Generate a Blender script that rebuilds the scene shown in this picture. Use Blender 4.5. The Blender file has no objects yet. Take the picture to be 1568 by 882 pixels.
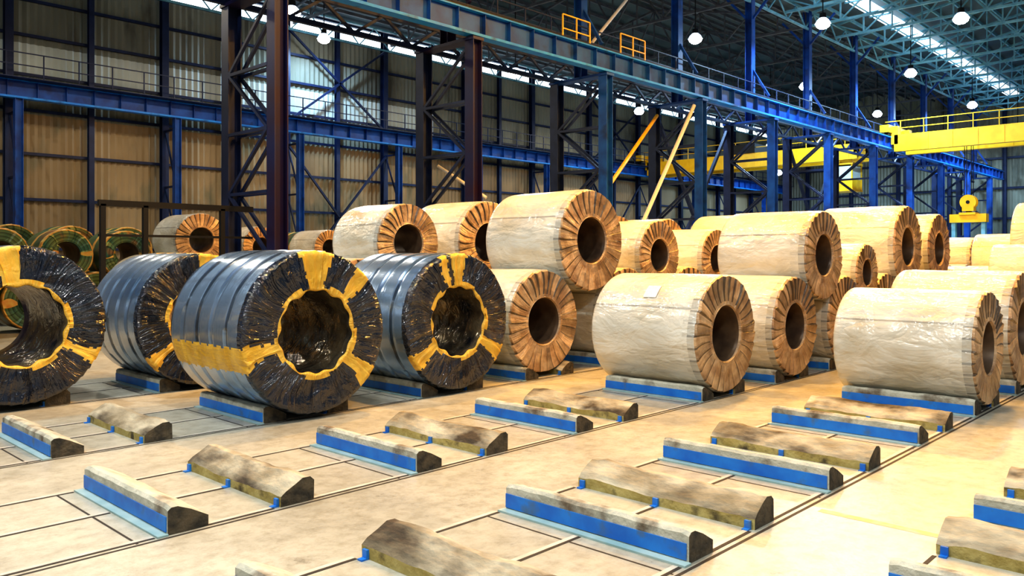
import bpy, math, random
from mathutils import Vector, Matrix
random.seed(7)
scene = bpy.context.scene
COL = scene.collection

# ------------------------------------------------------------ materials
def nmat(name, c1, c2=None, scale=3.0, rough=0.6, metal=0.0, bump=0.0, bscale=20.0, detail=6.0,
         stretch=(1,1,1), tint=False, lo=0.35, hi=0.65, c3=None, s3=1.0, lo3=0.55, hi3=0.7, spec=0.5, rvar=0.0, bdist=.02, ridge=False, coat=0.0,
         uvb=None, uvs=1.0, bdetail=4):
    m = bpy.data.materials.new(name); m.use_nodes = True
    nt = m.node_tree; N = nt.nodes; L = nt.links
    b = N['Principled BSDF']
    b.inputs['Roughness'].default_value = rough
    b.inputs['Metallic'].default_value = metal
    b.inputs['Specular IOR Level'].default_value = spec
    if coat:
        b.inputs['Coat Weight'].default_value = coat; b.inputs['Coat Roughness'].default_value = .18
    tc = N.new('ShaderNodeTexCoord'); mp = N.new('ShaderNodeMapping')
    mp.inputs['Scale'].default_value = stretch
    oi = N.new('ShaderNodeObjectInfo')
    vm = N.new('ShaderNodeVectorMath'); vm.operation = 'MULTIPLY_ADD'
    L.new(oi.outputs['Random'], vm.inputs[0]); vm.inputs[1].default_value = (37, 53, 71)
    L.new(tc.outputs['Object'], vm.inputs[2])
    L.new(vm.outputs[0], mp.inputs['Vector'])
    out = None
    if c2 is None: c2 = c1
    n = N.new('ShaderNodeTexNoise'); n.inputs['Scale'].default_value = scale; n.inputs['Detail'].default_value = detail
    L.new(mp.outputs[0], n.inputs['Vector'])
    r = N.new('ShaderNodeValToRGB')
    r.color_ramp.elements[0].position = lo; r.color_ramp.elements[0].color = (*c1, 1)
    r.color_ramp.elements[1].position = hi; r.color_ramp.elements[1].color = (*c2, 1)
    L.new(n.outputs['Fac'], r.inputs[0]); out = r.outputs[0]
    if c3 is not None:
        n3 = N.new('ShaderNodeTexNoise'); n3.inputs['Scale'].default_value = s3; n3.inputs['Detail'].default_value = 8
        L.new(mp.outputs[0], n3.inputs['Vector'])
        mr = N.new('ShaderNodeMapRange'); mr.inputs[1].default_value = lo3; mr.inputs[2].default_value = hi3
        L.new(n3.outputs['Fac'], mr.inputs[0])
        mx = N.new('ShaderNodeMix'); mx.data_type = 'RGBA'
        L.new(mr.outputs[0], mx.inputs[0]); L.new(out, mx.inputs[6]); mx.inputs[7].default_value = (*c3, 1)
        out = mx.outputs[2]
    if tint:
        at = N.new('ShaderNodeAttribute'); at.attribute_name = 'tint'
        mx = N.new('ShaderNodeMix'); mx.data_type = 'RGBA'; mx.blend_type = 'MULTIPLY'; mx.inputs[0].default_value = 1
        L.new(out, mx.inputs[6]); L.new(at.outputs['Color'], mx.inputs[7]); out = mx.outputs[2]
    L.new(out, b.inputs['Base Color'])
    if rvar:
        mr = N.new('ShaderNodeMapRange'); mr.inputs[3].default_value = max(0.03, rough-rvar); mr.inputs[4].default_value = rough+rvar
        L.new(n.outputs['Fac'], mr.inputs[0]); L.new(mr.outputs[0], b.inputs['Roughness'])
    if bump:
        def hnode(vec, sc, dist, rg):
            nb = N.new('ShaderNodeTexNoise'); nb.inputs['Scale'].default_value = sc; nb.inputs['Detail'].default_value = bdetail
            nb.inputs['Distortion'].default_value = dist
            L.new(vec, nb.inputs['Vector']); h = nb.outputs['Fac']
            if rg:
                s1 = N.new('ShaderNodeMath'); s1.operation='SUBTRACT'; s1.inputs[1].default_value=.5; L.new(h, s1.inputs[0])
                s2 = N.new('ShaderNodeMath'); s2.operation='ABSOLUTE'; L.new(s1.outputs[0], s2.inputs[0]); h = s2.outputs[0]
            return h
        h = hnode(mp.outputs[0], bscale, .6 if ridge else 0, ridge)
        if uvb:
            um = N.new('ShaderNodeUVMap'); um.uv_map = 'cuv'
            m2 = N.new('ShaderNodeVectorMath'); m2.operation='MULTIPLY_ADD'; m2.inputs[1].default_value=(*uvb, 1)
            L.new(um.outputs[0], m2.inputs[0]); 
            v3 = N.new('ShaderNodeVectorMath'); v3.operation='SCALE'; v3.inputs[0].default_value=(31,17,43); L.new(oi.outputs['Random'], v3.inputs[3])
            L.new(v3.outputs[0], m2.inputs[2])
            h2 = hnode(m2.outputs[0], 1.0, .4, True)
            ad = N.new('ShaderNodeMath'); ad.operation='MULTIPLY_ADD'; ad.inputs[1].default_value=uvs
            L.new(h2, ad.inputs[0]); L.new(h, ad.inputs[2]); h = ad.outputs[0]
        bp = N.new('ShaderNodeBump'); bp.inputs['Strength'].default_value = bump; bp.inputs['Distance'].default_value = bdist
        L.new(h, bp.inputs['Height']); L.new(bp.outputs[0], b.inputs['Normal'])
        if coat: L.new(bp.outputs[0], b.inputs['Coat Normal'])
    return m

def emit(name, col, s):
    m = bpy.data.materials.new(name); m.use_nodes = True
    b = m.node_tree.nodes['Principled BSDF']
    b.inputs['Base Color'].default_value = (*col, 1)
    b.inputs['Emission Color'].default_value = (*col, 1)
    b.inputs['Emission Strength'].default_value = s
    return m

M_paper = nmat('coil_paper', (.52,.515,.45), (.68,.67,.59), 1.6, .34, bump=.9, bscale=2.4, stretch=(1,.7,1), tint=True, c3=(.42,.36,.23), s3=1.3, lo3=.52, hi3=.82, bdist=.07, ridge=True, coat=.5, uvb=(3.2,1.1), uvs=1.1)
M_face = nmat('coil_end_paper', (.27,.155,.075), (.56,.39,.22), 4, .40, bump=.9, bscale=8, tint=True, coat=.3, uvb=(14,1.2), uvs=1.2, bdist=.035)
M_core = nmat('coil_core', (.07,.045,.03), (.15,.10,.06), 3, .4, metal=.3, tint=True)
M_black = nmat('black_film', (.004,.006,.014), (.012,.017,.03), 4, .11, bump=1, bscale=4, tint=True, rvar=.06, bdist=.055, ridge=True, spec=1.0, uvb=(11,1.3), uvs=1.6)
M_film = nmat('silver_blue_film', (.14,.25,.42), (.40,.52,.68), .8, .25, metal=.7, bump=.4, bscale=1.6, stretch=(1,.4,1), tint=True, rvar=.1, uvb=(1.0,6), uvs=.5, bdist=.025, coat=.8)
M_yel = nmat('yellow_tape', (.62,.35,.03), (.80,.51,.08), 4, .28, bump=.9, bscale=6, bdist=.035, ridge=True, uvb=(12,2), uvs=1.2)
M_fcore = nmat('film_core', (.015,.02,.03), (.25,.2,.12), 2.5, .13, metal=.6, bump=1.0, bscale=4, bdist=.06, ridge=True)
M_bare = nmat('bare_steel', (.02,.09,.07), (.12,.16,.05), 1.2, .35, metal=.3, tint=True, c3=(.25,.08,.02), s3=1.5)
M_strap = nmat('orange_strap', (.45,.2,.03), (.5,.36,.08), 6, .5)
M_label = nmat('paper_label', (.8,.8,.8), (.7,.7,.7), 30, .5)
M_conc = nmat('cradle_concrete', (.34,.35,.29), (.50,.50,.42), 5, .8, bump=.6, bscale=30, c3=(.12,.09,.06), s3=3, lo3=.52, hi3=.68)
M_worn = nmat('cradle_worn', (.20,.17,.11), (.46,.43,.33), 3.5, .85, bump=1, bscale=18, stretch=(1,.5,1), c3=(.045,.033,.02), s3=2.6, lo3=.46, hi3=.62)
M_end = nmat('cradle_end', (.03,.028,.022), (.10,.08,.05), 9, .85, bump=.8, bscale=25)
M_olive = nmat('cradle_side_worn', (.26,.21,.06), (.38,.33,.13), 6, .8, bump=.6, bscale=25, c3=(.05,.04,.02), s3=5)
M_bpaint = nmat('blue_paint', (.005,.12,.50), (.012,.19,.62), 4, .45, c3=(.06,.13,.25), s3=6, lo3=.58, hi3=.76)
M_teal = nmat('teal_plate', (.22,.36,.38), (.34,.46,.46), 4, .5)
M_dark = nmat('dark_groove', (.02,.018,.016), None, 5, .8)
M_strip = nmat('pale_steel_strip', (.38,.37,.33), (.54,.52,.46), 5, .5)
M_blue = nmat('blue_steel', (.004,.038,.20), (.007,.075,.34), 1.5, .5, bump=.1, bscale=10, c3=(.006,.015,.06), s3=1.2, lo3=.55, hi3=.75, spec=.3)
M_bluel = nmat('bright_blue_steel', (.005,.15,.60), (.010,.25,.75), 1.5, .45, c3=(.006,.06,.25), s3=1.5, spec=.3)
M_navy = nmat('navy_steel', (.005,.012,.045), (.010,.022,.075), 1.5, .5, spec=.3)
M_shadecol = nmat('shaded_column_steel', (.018,.007,.030), (.008,.012,.065), .8, .5, spec=.3)  # dark copy of the blue column steel: backlit shade put into the colour
M_truss = nmat('roof_truss_paint', (.08,.27,.38), (.18,.44,.56), 2, .5)
M_rtruss = nmat('dark_truss_paint', (.05,.06,.08), (.09,.1,.12), 2, .6)
M_wlo = nmat('wall_sheet_lower', (.22,.16,.085), (.33,.25,.14), .35, .6, stretch=(1,1,.4), c3=(.12,.125,.08), s3=.6)
M_whi = nmat('wall_sheet_upper', (.17,.175,.13), (.27,.275,.22), .35, .6, stretch=(1,1,.4), c3=(.08,.08,.06), s3=.6)
M_trans = nmat('wall_translucent_sheet', (.45,.50,.45), (.6,.65,.6), .3, .5)
M_roof = nmat('roof_sheet', (.03,.055,.07), (.06,.10,.12), .4, .6)
M_crane = nmat('crane_yellow', (.75,.40,.004), (.85,.50,.012), 2, .4)
M_white = nmat('pipe_white', (.6,.6,.55), None, 2, .5)
M_rod = nmat('dark_metal', (.010,.011,.012), None, 2, .5, spec=.2)
M_sky = emit('skylight_panel', (.74,.90,1.0), 3.2)
M_lamp = emit('lamp_glass', (.95,.98,1.0), 60.0)
M_bell = emit('lamp_prismatic_bell', (.65,.8,1.0), 3.5)
M_line = nmat('worn_yellow_line',(.5,.38,.16),(.42,.39,.31),9,.7)

def floor_mat():
    m = bpy.data.materials.new('concrete_floor'); m.use_nodes = True
    nt = m.node_tree; N = nt.nodes; L = nt.links; b = N['Principled BSDF']
    tc = N.new('ShaderNodeTexCoord')
    def noise(s, d=8, ro=.6):
        n = N.new('ShaderNodeTexNoise'); n.inputs['Scale'].default_value = s; n.inputs['Detail'].default_value = d
        n.inputs['Roughness'].default_value = ro
        L.new(tc.outputs['Object'], n.inputs['Vector']); return n.outputs['Fac']
    r = N.new('ShaderNodeValToRGB')
    e = r.color_ramp.elements; e[0].position=.3; e[0].color=(.30,.30,.255,1); e[1].position=.7; e[1].color=(.47,.47,.405,1)
    L.new(noise(.55), r.inputs[0])
    r2 = N.new('ShaderNodeValToRGB'); e=r2.color_ramp.elements; e[0].position=.36; e[0].color=(.62,.60,.55,1); e[1].position=.56; e[1].color=(1,1,1,1)
    L.new(noise(6, 10, .75), r2.inputs[0])
    mx = N.new('ShaderNodeMix'); mx.data_type='RGBA'; mx.blend_type='MULTIPLY'; mx.inputs[0].default_value=.75
    L.new(r.outputs[0], mx.inputs[6]); L.new(r2.outputs[0], mx.inputs[7])
    r3 = N.new('ShaderNodeValToRGB'); e=r3.color_ramp.elements; e[0].position=.33; e[0].color=(.38,.36,.32,1); e[1].position=.41; e[1].color=(1,1,1,1)
    L.new(noise(2.2, 12, .8), r3.inputs[0])
    mx2 = N.new('ShaderNodeMix'); mx2.data_type='RGBA'; mx2.blend_type='MULTIPLY'; mx2.inputs[0].default_value=.75
    L.new(mx.outputs[2], mx2.inputs[6]); L.new(r3.outputs[0], mx2.inputs[7])
    L.new(mx2.outputs[2], b.inputs['Base Color'])
    mr = N.new('ShaderNodeMapRange'); mr.inputs[3].default_value=.22; mr.inputs[4].default_value=.5
    L.new(noise(2.2), mr.inputs[0]); L.new(mr.outputs[0], b.inputs['Roughness'])
    bp = N.new('ShaderNodeBump'); bp.inputs['Strength'].default_value=.3; bp.inputs['Distance'].default_value=.01
    L.new(noise(25), bp.inputs['Height']); L.new(bp.outputs[0], b.inputs['Normal'])
    return m
M_floor = floor_mat()

# ------------------------------------------------------------ mesh builder
class MB:
    def __init__(s): s.v=[]; s.f=[]; s.m=[]; s.mats=[]
    def mi(s, mat):
        if mat not in s.mats: s.mats.append(mat)
        return s.mats.index(mat)
    def add(s, vs, fs, mat):
        o=len(s.v); s.v += [tuple(v) for v in vs]; i=s.mi(mat)
        for f in fs: s.f.append(tuple(o+k for k in f)); s.m.append(i)
    def box(s, x0,x1,y0,y1,z0,z1, mat):
        vs=[(x0,y0,z0),(x1,y0,z0),(x1,y1,z0),(x0,y1,z0),(x0,y0,z1),(x1,y0,z1),(x1,y1,z1),(x0,y1,z1)]
        s.add(vs,[(0,3,2,1),(4,5,6,7),(0,1,5,4),(1,2,6,5),(2,3,7,6),(3,0,4,7)],mat)
    def beam(s,p,q,w,mat,h=None):
        p=Vector(p);q=Vector(q);h=h or w
        d=(q-p).normalized(); up=Vector((0,0,1)) if abs(d.z)<.95 else Vector((1,0,0))
        a=d.cross(up).normalized()*w/2; b=a.cross(d).normalized()*h/2
        vs=[p-a-b,p+a-b,p+a+b,p-a+b,q-a-b,q+a-b,q+a+b,q-a+b]
        s.add(vs,[(0,3,2,1),(4,5,6,7),(0,1,5,4),(1,2,6,5),(2,3,7,6),(3,0,4,7)],mat)
    def icol(s,x,y,z0,z1,w,mat,dirx=True,t=.03):
        h=w/2
        if dirx:
            s.box(x-h,x+h,y-h,y-h+t,z0,z1,mat); s.box(x-h,x+h,y+h-t,y+h,z0,z1,mat); s.box(x-t/2,x+t/2,y-h+t,y+h-t,z0,z1,mat)
        else:
            s.box(x-h,x-h+t,y-h,y+h,z0,z1,mat); s.box(x+h-t,x+h,y-h,y+h,z0,z1,mat); s.box(x-h+t,x+h-t,y-t/2,y+t/2,z0,z1,mat)
    def tube(s,p,q,r,mat,n=12):
        p=Vector(p);q=Vector(q);d=(q-p).normalized(); up=Vector((0,0,1)) if abs(d.z)<.95 else Vector((1,0,0))
        a=d.cross(up).normalized(); b=a.cross(d).normalized()
        vs=[]; 
        for c in (p,q):
            for i in range(n):
                t=2*math.pi*i/n; vs.append(c+a*math.cos(t)*r+b*math.sin(t)*r)
        fs=[(i,(i+1)%n,n+(i+1)%n,n+i) for i in range(n)]+[tuple(range(n))[::-1],tuple(range(n,2*n))]
        s.add(vs,fs,mat)
    def lathe(s,cx,cy,prof,mat,n=20):
        o=[]; 
        for (r,z) in prof:
            for i in range(n):
                t=2*math.pi*i/n; o.append((cx+r*math.cos(t),cy+r*math.sin(t),z))
        fs=[]
        for k in range(len(prof)-1):
            for i in range(n):
                j=(i+1)%n; fs.append((k*n+i,k*n+j,(k+1)*n+j,(k+1)*n+i))
        s.add(o,fs,mat)
    def mesh(s,name):
        me=bpy.data.meshes.new(name); me.from_pydata(s.v,[],s.f); 
        for m in s.mats: me.materials.append(m)
        me.polygons.foreach_set('material_index', s.m); me.update(); return me
    def obj(s,name,loc=(0,0,0),parent=None):
        ob=bpy.data.objects.new(name,s.mesh(name)); ob.location=loc; COL.objects.link(ob)
        if parent: ob.parent=parent
        return ob
def inst(name,me,loc,rz=0):
    ob=bpy.data.objects.new(name,me); ob.location=loc; ob.rotation_euler=(0,0,rz); COL.objects.link(ob); return ob

# ------------------------------------------------------------ coil
def coil(X,Y,D,L=1.9,kind='white',Z=None,hole=.46,seed=0,label=None,strips=None,bands=(),name='steel_coil'):
    rnd=random.Random(seed*13+5)
    R=D/2; r=R*hole
    if Z is None: Z=R+.07
    P={'white':30,'black':48,'bare':24}[kind]
    S=6 if kind=='white' else 5
    if kind=='bare': S=4
    N=P*S
    rings=[(r,L,'back'),(R*.75,L+.005,'back'),(R*.975,L,'back'),(R*.995,L-.03,'body')]
    nb=45 if kind=='black' else 22
    for k in range(1,nb): rings.append((R,L-.03-(L-.09)*k/nb,'body'))
    rings.append((R,.06,'rim'));rings.append((R*.995,.025,'rim'));rings.append((R*.975,.0,'face'))
    nf=10
    for k in range(1,nf+1):
        rings.append((R*.975+(r*1.07-R*.975)*k/nf,0,'face'))
    rings.append((r*1.04,-.012,'hole'));rings.append((r,.02,'hole'))
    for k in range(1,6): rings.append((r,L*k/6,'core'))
    nr=len(rings)
    ph=[rnd.uniform(0,6.28) for _ in range(8)]
    pt=[rnd.uniform(.60,1.15) for _ in range(P)]
    pj=[rnd.uniform(.15,1.6) for _ in range(P)]
    pw=[rnd.random()<.3 for _ in range(P)]
    rs=[rnd.uniform(-.5,.5) for _ in range(P+1)]; rs[P]=rs[0]
    V=[]
    for (rad,y,zn) in rings:
        w=(rad-r)/(R-r)
        for i in range(N):
            th=2*math.pi*i/N; p=i//S; u=(i%S)/S
            rr=rad; yy=y
            if zn in('body','rim'):
                wr=.006*math.sin(3*th+ph[0]+y*1.3)+.004*math.sin(9*th+ph[1]+2*y)+.003*math.sin(17*th+ph[2]-3*y)
                if kind=='black': wr*=.6
                rr+=wr*min(1,(L-y)/.2)
                if kind=='black':
                    bnd=(y/L*5+.04*math.sin(2*th+ph[6]))%1; rr+=-.012+.010*(1-bnd) - (.012 if bnd>.9 else 0)
                if y<.3:
                    rr-=.014*(1-y/.3)*(u*pj[p])
            if zn=='rim': rr-=.012*u*pj[p]
            tw=0
            if zn=='face':
                yy-=(.032 if kind=='white' else .034)*u*pj[p]*(.3+.7*w)
                rr-= .014*u*pj[p]*(w>.9)
                rsi=rs[p]*(1-u)+rs[p+1]*u
                tw=rsi*(.45 if kind=='white' else 1.3)*(2*math.pi/P)*math.sin(math.pi*w)+.06*math.sin(2*th+ph[7])*(1-w)*w*2
                if kind=='black': yy-=.018*math.sin(5*th+ph[3])*w*math.sin(math.pi*w)+.008*math.sin(11*w+9*th+ph[5])
                else: yy-=.01*math.sin(4*th+ph[3])*math.sin(math.pi*w)
            if zn=='hole' and kind=='black': rr+=.018*math.sin(13*th+ph[4])+.012*math.sin(7*th+ph[5])
            V.append((rr*math.cos(th+tw),yy,rr*math.sin(th+tw)))
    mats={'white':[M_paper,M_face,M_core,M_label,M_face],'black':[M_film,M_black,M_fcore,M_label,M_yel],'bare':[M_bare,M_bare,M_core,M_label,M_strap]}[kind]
    F=[];MI=[];T=[];SM=[];UV=[]
    for k in range(nr):
        k2=(k+1)%nr; zn=rings[k2][2] if k2 else 'core'
        rad=(rings[k][0]+rings[k2][0])/2; w=(rad-r)/(R-r)
        isf = zn in('face','back','hole')
        va=rings[k][0] if isf else rings[k][1]; vb=rings[k2][0] if isf else rings[k2][1]
        for i in range(N):
            j=(i+1)%N; F.append((k*N+i,k*N+j,k2*N+j,k2*N+i))
            ua=2*math.pi*i/N*R; ub=2*math.pi*(i+1)/N*R
            UV+= [ua,va,ub,va,ub,vb,ua,vb]
            p=i//S; s_=i%S; deg=(360*(i+.5)/N)
            mi=0;t=1.0;sm=True
            if zn=='back': mi=1; t=pt[p]; sm=False
            elif zn in('face','hole'):
                mi=1; t=pt[p]; sm=(kind=='black')
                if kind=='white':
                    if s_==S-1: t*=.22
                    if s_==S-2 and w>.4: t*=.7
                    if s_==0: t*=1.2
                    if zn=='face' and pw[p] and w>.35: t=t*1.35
                    if w<.14: t=1.15 if (i//9)%2 else .95
                if kind=='bare':
                    t=.6+.8*((k*7)%3)/2
                    if (i//3)%16==0 or w>.9: mi=4
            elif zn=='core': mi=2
            elif zn=='rim':
                mi=0 
                if kind=='white': t=.75
                if kind=='white' and s_==S-1: t=.4
                if kind=='bare': mi=4
                if kind=='black': mi=1
            elif zn=='body':
                y=(rings[k][1]+rings[k2][1])/2
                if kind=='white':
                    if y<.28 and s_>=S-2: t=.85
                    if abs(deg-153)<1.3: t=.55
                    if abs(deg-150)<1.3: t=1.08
                if kind=='black':
                    if ((y/L*5)%1)>.9: t=.3
                if kind=='bare' and (abs(y-L*.5)<.1): mi=4
            if kind=='black' and zn in('face','hole','rim','body') and strips:
                for (a0,wd) in strips:
                    da=(deg-a0+180)%360-180
                    lim=wd*(1 if zn in('body','rim') else (.72+.28*w))+(.6*math.sin(k*2.1+a0) if zn!='body' else .4*math.sin(k*1.3))
                    if abs(da)<lim:
                        if zn in('face','hole','rim') or (zn=='body' and a0 in bands): mi=4
                if zn=='hole' or (zn=='face' and w<.11+.045*math.sin(5*math.radians(deg)+ph[6])): mi=4
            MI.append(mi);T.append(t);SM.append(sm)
    me=bpy.data.meshes.new(name)
    if label:
        for (y0,y1,a0,a1,rad2) in label:
            o=len(V); n=6
            for q in range(n+1):
                a=math.radians(a0+(a1-a0)*q/n)
                V.append(((R+.014)*math.cos(a),y0,(R+.014)*math.sin(a)));V.append(((R+.014)*math.cos(a),y1,(R+.014)*math.sin(a)))
            for q in range(n):
                F.append((o+2*q,o+2*q+1,o+2*q+3,o+2*q+2));MI.append(3);T.append(1);SM.append(True);UV+=[0]*8
    me.from_pydata(V,[],F)
    for m in mats: me.materials.append(m)
    me.polygons.foreach_set('material_index',MI)
    me.polygons.foreach_set('use_smooth',SM)
    uvl=me.uv_layers.new(name='cuv'); uvl.data.foreach_set('uv',UV)
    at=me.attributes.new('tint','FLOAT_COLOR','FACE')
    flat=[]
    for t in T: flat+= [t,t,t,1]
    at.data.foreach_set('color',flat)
    me.update()
    ob=bpy.data.objects.new(name,me); ob.location=(X,Y,Z); ob.rotation_euler=(0,0,math.radians(rnd.uniform(-.6,.6)))
    COL.objects.link(ob); return ob

coil(6.40,9.9,2.33,2.2,'black',hole=.50,seed=1,strips=[(91,14),(46,6),(-40,10),(197,9)],bands=(197,))
coil(9.22,10.0,2.30,2.1,'black',hole=.50,seed=2,strips=[(108,4),(91,9),(-33,9),(214,8)],bands=())
coil(3.72,13.6,2.40,2.1,'black',hole=.50,seed=3,strips=[(105,14),(-27,7),(215,7)],bands=())
coil(6.50,13.6,2.30,2.1,'black',hole=.50,seed=4,strips=[(84,10),(-35,8),(220,8)],bands=(84,))
coil(12.05,6.62,1.94,2.05,seed=10,label=[(.85,1.10,128,143,0)],hole=.47)
coil(14.6,6.6,1.86,1.9,seed=11)
coil(17.0,6.6,1.84,1.9,seed=12)
coil(19.4,6.6,1.86,1.9,seed=13); coil(21.9,6.6,1.9,1.9,seed=14); coil(24.3,6.6,1.9,1.9,seed=15)
coil(15.78,6.55,1.76,1.85,Z=2.33,seed=16)
coil(18.2,6.6,1.25,1.6,Z=1.95,seed=17)
coil(20.7,6.55,1.98,1.9,Z=2.54,seed=18)
coil(23.15,6.55,1.85,1.9,Z=2.50,seed=19)
coil(13.72,3.2,1.72,2.0,seed=20)
coil(16.2,3.25,1.98,1.95,seed=21)
coil(18.7,3.2,1.9,1.9,seed=22); coil(21.2,3.2,1.9,1.9,seed=23); coil(23.7,3.2,1.9,1.9,seed=24); coil(26.2,3.2,1.9,1.9,seed=25)
coil(24.95,3.2,2.1,1.9,Z=2.67,seed=26)
coil(22.4,3.2,1.2,1.9,Z=2.0,seed=27)
coil(11.72,10.3,1.98,2.0,seed=30,hole=.45)
coil(14.4,10.3,2.0,2.0,seed=31)
coil(17.0,10.3,2.0,2.0,seed=32); coil(19.6,10.3,2.0,2.0,seed=33); coil(22.2,10.3,2.0,2.0,seed=34)
coil(13.07,10.2,2.07,2.05,Z=2.63,seed=35,hole=.45)
coil(15.7,10.3,1.6,2.0,Z=2.33,seed=36)
coil(18.3,10.3,1.5,1.9,Z=2.24,seed=37)
coil(20.9,10.3,1.9,1.9,Z=2.51,seed=38)
coil(9.9,13.7,2.2,1.9,seed=40); coil(12.35,13.7,2.0,1.9,seed=41); coil(14.9,13.7,2.0,1.9,seed=42)
coil(17.5,13.7,2.0,1.9,seed=43); coil(20.1,13.7,2.0,1.9,seed=44); coil(22.7,13.7,2.0,1.9,seed=45)
coil(11.15,13.7,1.7,1.65,Z=2.60,seed=46)
coil(13.6,13.7,2.0,1.9,Z=2.63,seed=47)
coil(18.8,13.7,1.9,1.9,Z=2.52,seed=48); coil(21.4,13.7,1.9,1.9,Z=2.52,seed=49)
for i,x in enumerate((10.7,13.1,15.5,17.9)): coil(x,25,2.3,1.75,seed=50+i)
coil(11.9,25,1.72,1.75,Z=2.83,seed=55)
coil(14.0,25,1.4,1.7,Z=2.62,seed=56)
coil(16.7,25,1.3,1.7,Z=2.62,seed=57)
for i,x in enumerate((4.2,6.0,7.8,9.6,11.4)): coil(x,27.4,1.75,1.6,'bare',seed=60+i,hole=.5)
for i,x in enumerate((5.1,6.9,8.7,10.5)): coil(x,27.4,1.6,1.6,'bare',Z=2.36,seed=66+i,hole=.5)
for i,x in enumerate((5.3,7.2,9.1,11.0,12.9,18.6,20.5)): coil(x,31,1.8,1.6,'bare',seed=70+i,hole=.5)
for i,x in enumerate((6.25,8.15,10.05,11.95,19.55)): coil(x,31,1.8,1.6,'bare',Z=2.50,seed=80+i,hole=.5)
for i,(x,y) in enumerate(((31,6.6),(33.5,6.6),(36,6.6),(38.5,6.6),(36,9.8),(38.5,9.8),(41,9.8),(43.5,9.8),(30,13.5),(32.5,13.5),(35,13.5),(41,6.6))):
    coil(x,y,1.9,1.9,seed=90+i)
coil(34.75,6.6,1.7,1.9,Z=2.30,seed=103); coil(39.75,9.8,1.7,1.9,Z=2.30,seed=104)

# ------------------------------------------------------------ cradles
def cradle(xc,y0,ln=1.9,seed=0,blue=True):
    rnd=random.Random(seed)
    b=MB()
    n=28
    sec=[(0,0),(0,.215),(.03,.24),(.085,.24),(.2,.19),(.35,.105),(.35,0)]
    def sweep(secf,mat_of,endm,nseg):
        rings=[secf(k/nseg) for k in range(nseg+1)]
        m=len(rings[0])
        for j in range(m):
            j2=(j+1)%m; vs=[];fs=[]
            for k,rg in enumerate(rings): vs+= [rg[j],rg[j2]]
            for k in range(nseg): fs.append((2*k,2*k+1,2*k+3,2*k+2))
            b.add(vs,fs,mat_of(j))
        b.add(rings[0],[tuple(range(m))],endm); b.add(rings[-1],[tuple(range(m))[::-1]],endm)
    ph=[rnd.uniform(0,6) for _ in range(6)]
    def s1(u):
        y=u*ln; o=[]
        for (s,z) in sec:
            zz=z; 
            if z>.05: zz+=.003*math.sin(9*y+ph[0])+.002*math.sin(23*y+ph[1]+s*9)
            if z>.05 and (u==0 or u==1): zz-=.012
            o.append((-.69+s,y,zz))
        return o
    sweep(s1,lambda j:M_conc,M_end,n)
    sec2=[(.35,0),(.35,.10),(.30,.145),(.2,.20),(.12,.24),(.04,.235),(0,.2),(0,0)]
    def s2(u):
        y=u*ln; o=[]
        for (s,z) in sec2:
            zz=z
            if z>.05:
                zz+=-.022*math.sin(math.pi*u)**2+.006*math.sin(7*y+ph[2]+s*6)+.004*math.sin(17*y+ph[3]-s*15)+rnd.uniform(-.003,.003)
                if u<.04 or u>.96: zz-=.012
            o.append((.70-s+(.005*math.sin(13*y+ph[4]+z*20) if z>.05 else 0),y+(.0),zz))
        return o
    sweep(s2,lambda j:(M_olive if j==0 else M_worn),M_end,n)
    b.box(-.698,-.690,.02,ln-.0,.025,.15,M_bpaint)
    b.box(-.78,-.69,-.02,ln+.02,0.001,.016,M_teal)
    for yy in (.03,ln*.5,ln-.09):
        b.box(.325,.348,yy,yy+.055,.0,.075,M_bpaint); b.box(.28,.325,yy,yy+.055,.0,.012,M_bpaint)
    for yy in (.0,ln*.5,ln-.02):
        b.box(-.34,.29,yy,yy+.03,.0005,.004,M_dark); b.box(-.34,.29,yy+.03,yy+.075,.0005,.005,M_strip)
    b.box(-.95,-.93,-.02,ln+.02,.0005,.002,M_dark)
    return b.obj('coil_cradle',(xc,y0,0))
rows={0.05:[3.4-2.66,3.4,6.06+.4,8.55,11.2,13.9],3.22:[3.36,5.99,8.57,11.27,13.72,16.2,18.7,21.2,23.7],6.66:[.92,3.57,6.22,8.9,12.05,14.6,17.0,19.4,21.9,24.3],
      10.15:[1.1,3.75,6.4,9.22,11.72,14.4,17.0,19.6],13.75:[1.1,3.72,6.5,9.9,12.35,14.9,17.5,20.1]}
sd=0
for y0,xs in rows.items():
    for x in xs: sd+=1; cradle(x,y0,seed=sd)
b=MB()
for y0,xs in rows.items():
    xs=sorted(xs)
    for k in range(len(xs)-1):
        x0=xs[k]+.71; x1=xs[k+1]-.79
        if x1-x0<.1: continue
        for yy in (y0-.0,y0+.95,y0+1.88):
            b.box(x0,x1,yy,yy+.03,0.0005,.003,M_dark)
            b.box(x0,x1,yy+.03,yy+.075,0.0005,.004,M_strip)
    b.box(xs[0],xs[-1]+2,y0-.07,y0-.04,.0005,.002,M_dark)
b.obj('floor_skid_rails')

# ------------------------------------------------------------ floor, walls, roof
b=MB(); b.add([(-14,-14,0),(96,-14,0),(96,46,0),(-14,46,0)],[(0,1,2,3)],M_floor); b.obj('floor')
b=MB()
for (x0,x1,y0,y1) in ((7.2,7.3,1.95,3.05),(7.2,7.3,-1.2,1.2)): b.box(x0,x1,y0,y1,.0005,.0015,M_line)
b.obj('floor_marking')

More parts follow.
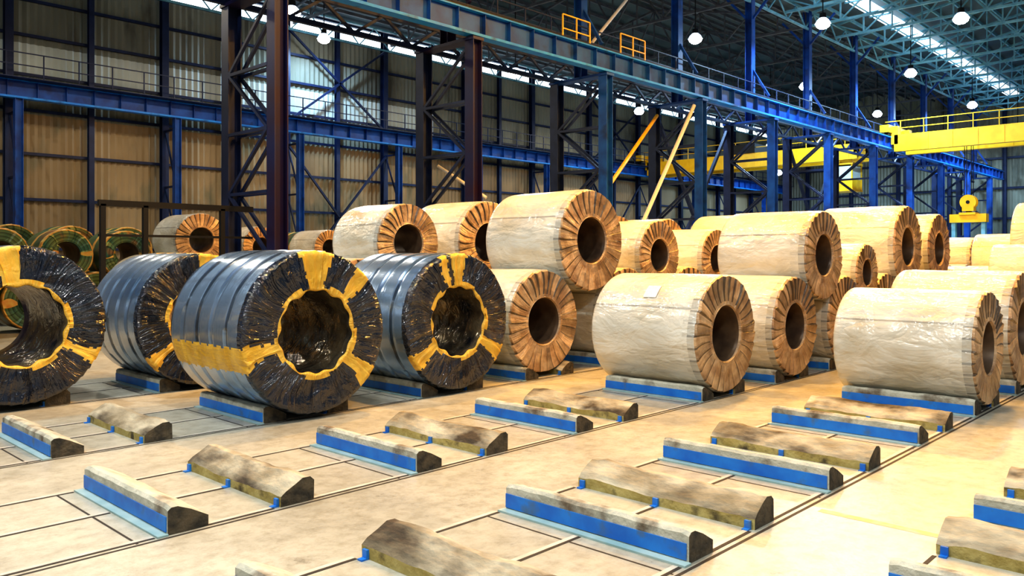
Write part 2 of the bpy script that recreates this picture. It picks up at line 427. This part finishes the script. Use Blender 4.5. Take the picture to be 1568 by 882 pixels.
WY=44.0; WX0=-14; WX1=92
def corr(bld,z0,z1,mat,y=WY,amp=.05,pitch=.34,x0=WX0,x1=WX1,axis='x'):
    vs=[];fs=[];n=int((x1-x0)/pitch*2)
    for i in range(n+1):
        a=x0+i*pitch/2; o=amp*(1 if i%2 else -1)
        pt=(lambda z:(a,y+o,z)) if axis=='x' else (lambda z:(y+o,a,z))
        vs+=[pt(z0),pt(z1)]
    for i in range(n): fs.append((2*i,2*i+2,2*i+3,2*i+1))
    bld.add(vs,fs,mat)
b=MB()
corr(b,0,9.2,M_wlo); corr(b,9.2,10.9,M_whi); corr(b,10.9,12.6,M_trans,x1=38); corr(b,10.9,12.6,M_whi,x0=38); corr(b,12.6,16.2,M_whi)
b.add([(WX0,WY,16.2),(WX1,WY,16.2),(WX1,WY,17.2),(WX0,WY,17.2)],[(0,1,2,3)],M_sky)
for z in (2.6,5.0,7.2,9.3,11.0,12.9,14.6,16.1,17.2): b.box(WX0,WX1,WY-.22,WY-.08,z,z+.14,M_navy)
b.obj('wall_north')
b=MB()
corr(b,0,21,M_whi,y=WX1+.1,x0=-14,x1=46,axis='y')
for z in (3,6,9,12,15): b.box(WX1-.2,WX1-.05,-14,44,z,z+.2,M_navy)
for y in range(20,44,5): b.icol(WX1-.3,y,0,18,.35,M_navy)
b.obj('wall_east')

def roofz(y):
    if y>21.2: c=32.6;h=11.4
    else: c=7.2;h=14.0
    return 17.6+2.6*(1-abs(y-c)/h)
b=MB()
for (ya,za,yb,zb) in ((44,17.6,32.6,20.2),(32.6,20.2,21.2,17.6),(21.2,17.6,7.2,20.2),(7.2,20.2,-6.8,17.6)):
    b.add([(WX0,ya,za),(WX1,ya,za),(WX1,yb,zb),(WX0,yb,zb)],[(0,1,2,3)],M_roof)
b.obj('ceiling')
b=MB()
y=-6
while y<44:
    if abs(y-21.2)>.4:
        z=roofz(y)-.12; b.box(WX0,WX1,y-.05,y+.05,z-.2,z,M_rtruss if y>21 else M_truss)
    y+=1.25
b.obj('roof_purlins')
b=MB()
for x0 in range(30,90,4):
    b.box(x0,x0+3.5,18.1,19.2,roofz(18.6)-.36,roofz(18.6)-.32,M_sky)
    b.box(x0+3.5,x0+3.6,18.0,19.3,roofz(18.6)-.45,roofz(18.6)-.3,M_truss)
b.obj('window_1')

def truss_mesh(ya,yb,mat,n):
    b=MB(); zb=16.5
    pts=[ya+(yb-ya)*i/n for i in range(n+1)]
    rz=lambda y: roofz(min(max(y,-6.8),43.99) if yb>21.3 else min(y,21.19))-.35
    b.beam((0,ya,zb),(0,yb,zb),.14,mat)
    for i in range(n):
        p,q=pts[i],pts[i+1]
        b.beam((0,p,rz(p)),(0,q,rz(q)),.14,mat)
        b.beam((0,p,zb),(0,p,rz(p)),.08,mat)
        if i%2==0: b.beam((0,p,rz(p)),(0,q,zb),.08,mat)
        else: b.beam((0,p,zb),(0,q,rz(q)),.08,mat)
    return b.mesh('roof_truss')
tf=truss_mesh(21.4,43.6,M_rtruss,12); tn=truss_mesh(-6.6,21.0,M_truss,16)
XS=[11.67+7.43*k for k in range(-3,11)]
for x in XS:
    inst('roof_truss',tf,(x,0,0)); inst('roof_truss',tn,(x,0,0))
    if x>20: inst('roof_truss',tn,(x+3.7,0,0))
def lattice(b,y,z0,z1,mat,step=1.24,w=.1,x0=-10,x1=91):
    b.beam((x0,y,z0),(x1,y,z0),w,mat); b.beam((x0,y,z1),(x1,y,z1),w,mat)
    x=x0;i=0
    while x+step<=x1:
        b.beam((x,y,z0 if i%2 else z1),(x+step,y,z1 if i%2 else z0),w*.6,mat); x+=step;i+=1
b=MB()
lattice(b,43.0,15.9,17.2,M_truss)
lattice(b,21.2,16.3,17.4,M_truss,w=.12)
b.obj('eave_lattice_girder')

# ------------------------------------------------------------ crane columns
GZ0,GZ1=9.80,10.65
def column_mesh(m1,m2):
    b=MB(); T=GZ0-.05
    b.icol(0,20,0.03,T,.42,m1,dirx=False); b.icol(0,22.6,0.03,T,.42,m2,dirx=False)
    b.box(-.35,.35,19.65,20.35,0,.05,M_navy); b.box(-.35,.35,22.25,22.95,0,.05,M_navy)
    z=.6;i=0
    while z<9.3:
        for xx in (-.17,.17):
            b.beam((xx,20.2,z),(xx,22.4,z),.09,m2)
            z2=min(z+1.75,9.6)
            b.beam((xx,20.2 if i%2 else 22.4,z),(xx,22.4 if i%2 else 20.2,z2),.09,m2)
        z+=1.75;i+=1
    b.box(-.25,.25,19.75,22.85,T-.1,T,m1)
    b.icol(0,21.3,T,17.4,.40,m1)
    b.beam((0,21.3,12.8),(0,20.2,11),.12,m1); b.beam((0,21.3,15.2),(0,22.9,17.0),.12,m1); b.beam((0,21.3,15.2),(0,19.6,17.0),.12,m1)
    return b.mesh('crane_column')
cm=column_mesh(M_blue,M_navy); cm2=column_mesh(M_shadecol,M_navy)
for k,x in enumerate(XS): inst('crane_column',cm2 if k<=4 else cm,(x,0,0))  # first columns get the mesh with shade painted into its steel colour
def wallcol_mesh():
    b=MB()
    b.icol(0,42,0,9.53,.34,M_blue,dirx=False); b.icol(0,43.55,0,17.2,.36,M_navy)
    for z in (3,6,9): b.beam((0,42.1,z),(0,43.4,z),.1,M_navy)
    b.beam((0,42.1,6),(0,43.4,9),.08,M_navy);b.beam((0,42.1,3),(0,43.4,6),.08,M_navy)
    return b.mesh('wall_column')
wm=wallcol_mesh()
XW=[11.3+7.35*k for k in range(-2,11)]
for x in XW: inst('wall_column',wm,(x,0,0))
b=MB()
for x in XW[:-1]: b.icol(x+3.67,43.6,0,17,.26,M_navy)
for k in (4,8):
    x0=XW[k];x1=XW[k+1]
    for (za,zb) in ((.5,9),(10.5,16)):
        b.beam((x0,43.3,za),(x1,43.3,zb),.12,M_navy); b.beam((x1,43.3,za),(x0,43.3,zb),.12,M_navy)
b.obj('wall_bracing')

def railg(b,x0,x1,y,z,mat,post=1.5):
    for zz in (.55,1.1): b.beam((x0,y,z+zz),(x1,y,z+zz),.045,mat)
    n=max(1,int((x1-x0)/post))
    for i in range(n+1):
        x=x0+(x1-x0)*i/n; b.beam((x,y,z),(x,y,z+1.1),.05,mat)
def girder(y,mat,mat2,name,z0,z1,walk=None,extra=()):
    b=MB(); x0,x1=-12,90.5
    b.box(x0,x1,y-.22,y+.22,z1-.05,z1,mat); b.box(x0,x1,y-.2,y+.2,z0,z0+.09,mat); b.box(x0,x1,y-.015,y+.015,z0+.09,z1-.05,mat2)
    x=x0+.5
    while x<x1:
        b.box(x-.01,x+.01,y-.19,y+.19,z0+.09,z1-.05,mat2); x+=1.24
    b.box(x0,x1,y-.05,y+.05,z1,z1+.12,M_rod)
    if walk:
        ya,yb,yr=walk
        b.box(x0,x1,ya,yb,z1-.04,z1,M_navy); railg(b,x0,x1,yr,z1,M_navy)
    for (xa,xb,yr) in extra: railg(b,xa,xb,yr,z1,M_crane,.8)
    return b.obj(name)
girder(20,M_bluel,M_blue,'crane_runway_girder',GZ0,GZ1,walk=(20.25,20.95,20.9),extra=((24.2,25.9,20.32),(28.0,29.8,20.32)))
girder(42,M_bluel,M_blue,'crane_runway_girder',9.55,10.4,walk=(41.1,41.75,41.2),extra=((8,9.4,41.15),))
b=MB(); lattice(b,22.6,GZ0,GZ1,M_navy,w=.16); b.box(-12,90.5,22.5,22.7,GZ1+.05,GZ1+.15,M_rod); b.obj('crane_runway_girder')

def brace(p,q,w,mat,name='portal_brace'):
    b=MB(); b.tube(p,q,w,mat); b.obj(name)
b=MB()
for k in (6,8):
    x0,x1=XS[k]+.2,XS[k+1]-.2
    b.beam((x0,22.6,9.3),((x0+x1)/2,22.6,4.5),.16,M_navy); b.beam((x1,22.6,9.3),((x0+x1)/2,22.6,4.5),.16,M_navy)
    b.beam((x0,22.6,.4),((x0+x1)/2,22.6,4.5),.16,M_navy); b.beam((x1,22.6,.4),((x0+x1)/2,22.6,4.5),.16,M_navy)
b.obj('column_bracing')
brace((33.6,22.2,9.2),(26.9,20.3,5.0),.085,M_crane,'yellow_brace_pipe')
brace((33.7,20.2,9.45),(28.8,20.2,2.9),.09,M_white,'white_brace_pipe')
brace((19.5,22.3,5.6),(20.3,20.6,4.4),.06,M_white,'white_brace_pipe')
brace((27.2,21.3,11.3),(29.8,21.3,13.8),.07,M_white,'white_brace_pipe')

# ------------------------------------------------------------ overhead cranes
def crane(x,ya,yb,name):
    b=MB(); z0=9.6
    e=10.80
    for dx in (-1.2,1.2):
        b.box(x+dx-.25,x+dx+.25,ya+.6,yb-.6,z0,z0+1.15,M_crane)
        for k in range(int((yb-ya-1.2)/1.5)): b.box(x+dx-.27,x+dx+.27,ya+1.2+k*1.5,ya+1.24+k*1.5,z0+.05,z0+1.1,M_crane)
    for y in (ya,yb-.5): 
        b.box(x-2.2,x+2.2,y,y+.6,e+.1,e+.6,M_crane)
        for dx in (-1.2,1.2): b.box(x+dx-.25,x+dx+.25,(y+.6 if y==ya else y-.35),(y+.85 if y==ya else y+.1),e-.7,e+.55,M_crane)
        for dx in (-1.8,1.8): b.tube((x+dx,y+.15,e+.15),(x+dx,y+.4,e+.15),.16,M_rod)
    for zz in (1.6,2.1): b.beam((x-1.4,ya,z0+zz),(x-1.4,yb,z0+zz),.05,M_crane)
    y=ya
    while y<yb: b.beam((x-1.4,y,z0+1.15),(x-1.4,y,z0+2.1),.05,M_crane); y+=1.5
    ym=(ya+yb)/2
    b.box(x-1.6,x+1.6,ym-1.2,ym+1.2,z0+1.17,z0+1.9,M_rod)
    return b
b=crane(60.5,-6.3,20.2,'c'); CR=b.obj('overhead_crane')
b=crane(62.8,22.4,42.2,'c')
b.box(61.6,63.6,23.4,25.2,7.25,7.4,M_crane); b.box(61.6,63.6,23.4,25.2,9.25,9.4,M_crane)
for xx in (61.65,63.5):
    for yy in (23.45,25.1): b.box(xx,xx+.1,yy,yy+.1,7.35,9.8,M_crane)
b.box(61.7,63.5,23.5,25.1,7.4,8.15,M_crane); b.box(61.72,63.48,23.52,25.08,8.15,9.15,M_trans)
b.obj('overhead_crane')
# hook block: sheave housing, spreader beam and two C-shaped grab legs
b=MB(); hx,hy=60.5,15.3
for dx in (-.25,.25):
    for dy in (-.2,.2): b.tube((hx+dx,hy+dy,6.1),(hx+dx,hy+dy,10.6),.025,M_rod,6)
for dx in (-.22,.22):
    b.tube((hx+dx-.06,hy,5.95),(hx+dx+.06,hy,5.95),.5,M_crane,24)
b.tube((hx-.3,hy,5.95),(hx+.3,hy,5.95),.12,M_rod,12)
b.box(hx-.3,hx+.3,hy-.35,hy+.35,5.35,5.75,M_crane)
b.box(hx-.15,hx+.15,hy-.15,hy+.15,5.1,5.4,M_rod)
b.box(hx-.35,hx+.35,hy-1.1,hy+1.1,4.6,5.15,M_crane); b.box(hx-.45,hx+.45,hy-.5,hy+.5,5.1,5.25,M_crane)
for s in (-1,1):
    b.box(hx-.2,hx+.2,hy+s*.9-.12,hy+s*.9+.12,3.3,4.7,M_truss); b.box(hx-.2,hx+.2,hy+s*.7-.3,hy+s*.7+.3,3.2,3.5,M_crane)
hb=b.obj('hook_block'); hb.parent=CR

b=MB()
for x in (7.5,8.53,10.6): b.box(x-.06,x+.06,21.0,21.12,0,3.6,M_rod)
b.box(7.4,11.5,21.0,21.12,3.55,3.70,M_rod); b.box(7.4,11.5,21.03,21.09,2.8,2.86,M_rod)
b.obj('steel_guard_frame')

# ------------------------------------------------------------ lamps
K=.72
def lamp(x,y,z,col,power,rad=.55,body=True):
    top=roofz(y)-.3
    b=MB()
    b.lathe(0,0,[(.03,top-z),(.03,.55)],M_rod,8)
    b.lathe(0,0,[(.03,.56),(.16,.55),(.18,.3)],M_rod,20)
    b.lathe(0,0,[(.18,.3),(.30,.18),(.40,0.0),(.38,.0),(.12,.2)],M_bell,20)
    b.lathe(0,0,[(.37,.0),(.33,-.13),(.2,-.23),(.0,-.27)],M_lamp,20)
    o=b.obj('high_bay_lamp',(x,y,z))
    ld=bpy.data.lights.new('bulb','AREA'); ld.shape='DISK'; ld.size=rad; ld.energy=power*K; ld.color=col
    lo=bpy.data.objects.new('bulb',ld); lo.location=(0,0,-.31); COL.objects.link(lo); lo.parent=o
W=(1,.98,.92); O=(1,.46,.05); C=(.42,.70,1.0); N_=(1,.84,.60)
lamps=[(-3,-3,13,W,1250),(4,-4,13,W,1000),(12,-4,13,W,350),(-3,8,13,W,1900),(4,5,14.5,W,750),
 (12.5,13.0,14.5,O,2200),(17.5,9,14.5,O,3100),(20,6,14,O,2300),(25,11,14.5,O,3500),(29.5,5,14.5,O,2500),(36,9,14.5,O,3300),
 (46,12,14.5,O,1500),(57.4,18,14.5,C,3200),(72.9,18.2,14.5,C,3200),(42,17.5,14.5,C,2600),(52,8,15,C,1600),
 (3,18,14,W,1100),
 (10,32,13.5,N_,1000),(27.1,41.2,15.2,C,1200),(2,36,13.5,N_,750),(36,34,13.5,N_,1200),(20,33,13.5,N_,1100),(40,23.9,14.5,C,1800),(56.6,24.9,14.5,C,2400),(71.8,25.2,14.5,C,2400),(52,36,13.5,N_,1200),
 (86,24,13.5,C,1200),(84,17.3,13.5,C,1200),(70,34,12.5,C,1200),(80,38,11,C,1000)]
for l in lamps: lamp(*l)

w=bpy.data.worlds.new('World'); scene.world=w; w.use_nodes=True
w.node_tree.nodes['Background'].inputs[0].default_value=(.76,.88,1,1); w.node_tree.nodes['Background'].inputs[1].default_value=.22

cd=bpy.data.cameras.new('camera'); cd.sensor_width=36; cd.lens=28.5; cd.shift_y=-.0306; cd.clip_end=300
cam=bpy.data.objects.new('camera',cd); cam.location=(0,0,2.3); cam.rotation_euler=(math.radians(90),0,math.radians(-46.4)); COL.objects.link(cam)
scene.camera=cam
try:
    scene.view_settings.view_transform='Standard'
    scene.view_settings.look='Medium High Contrast'
except Exception as e: print(e)
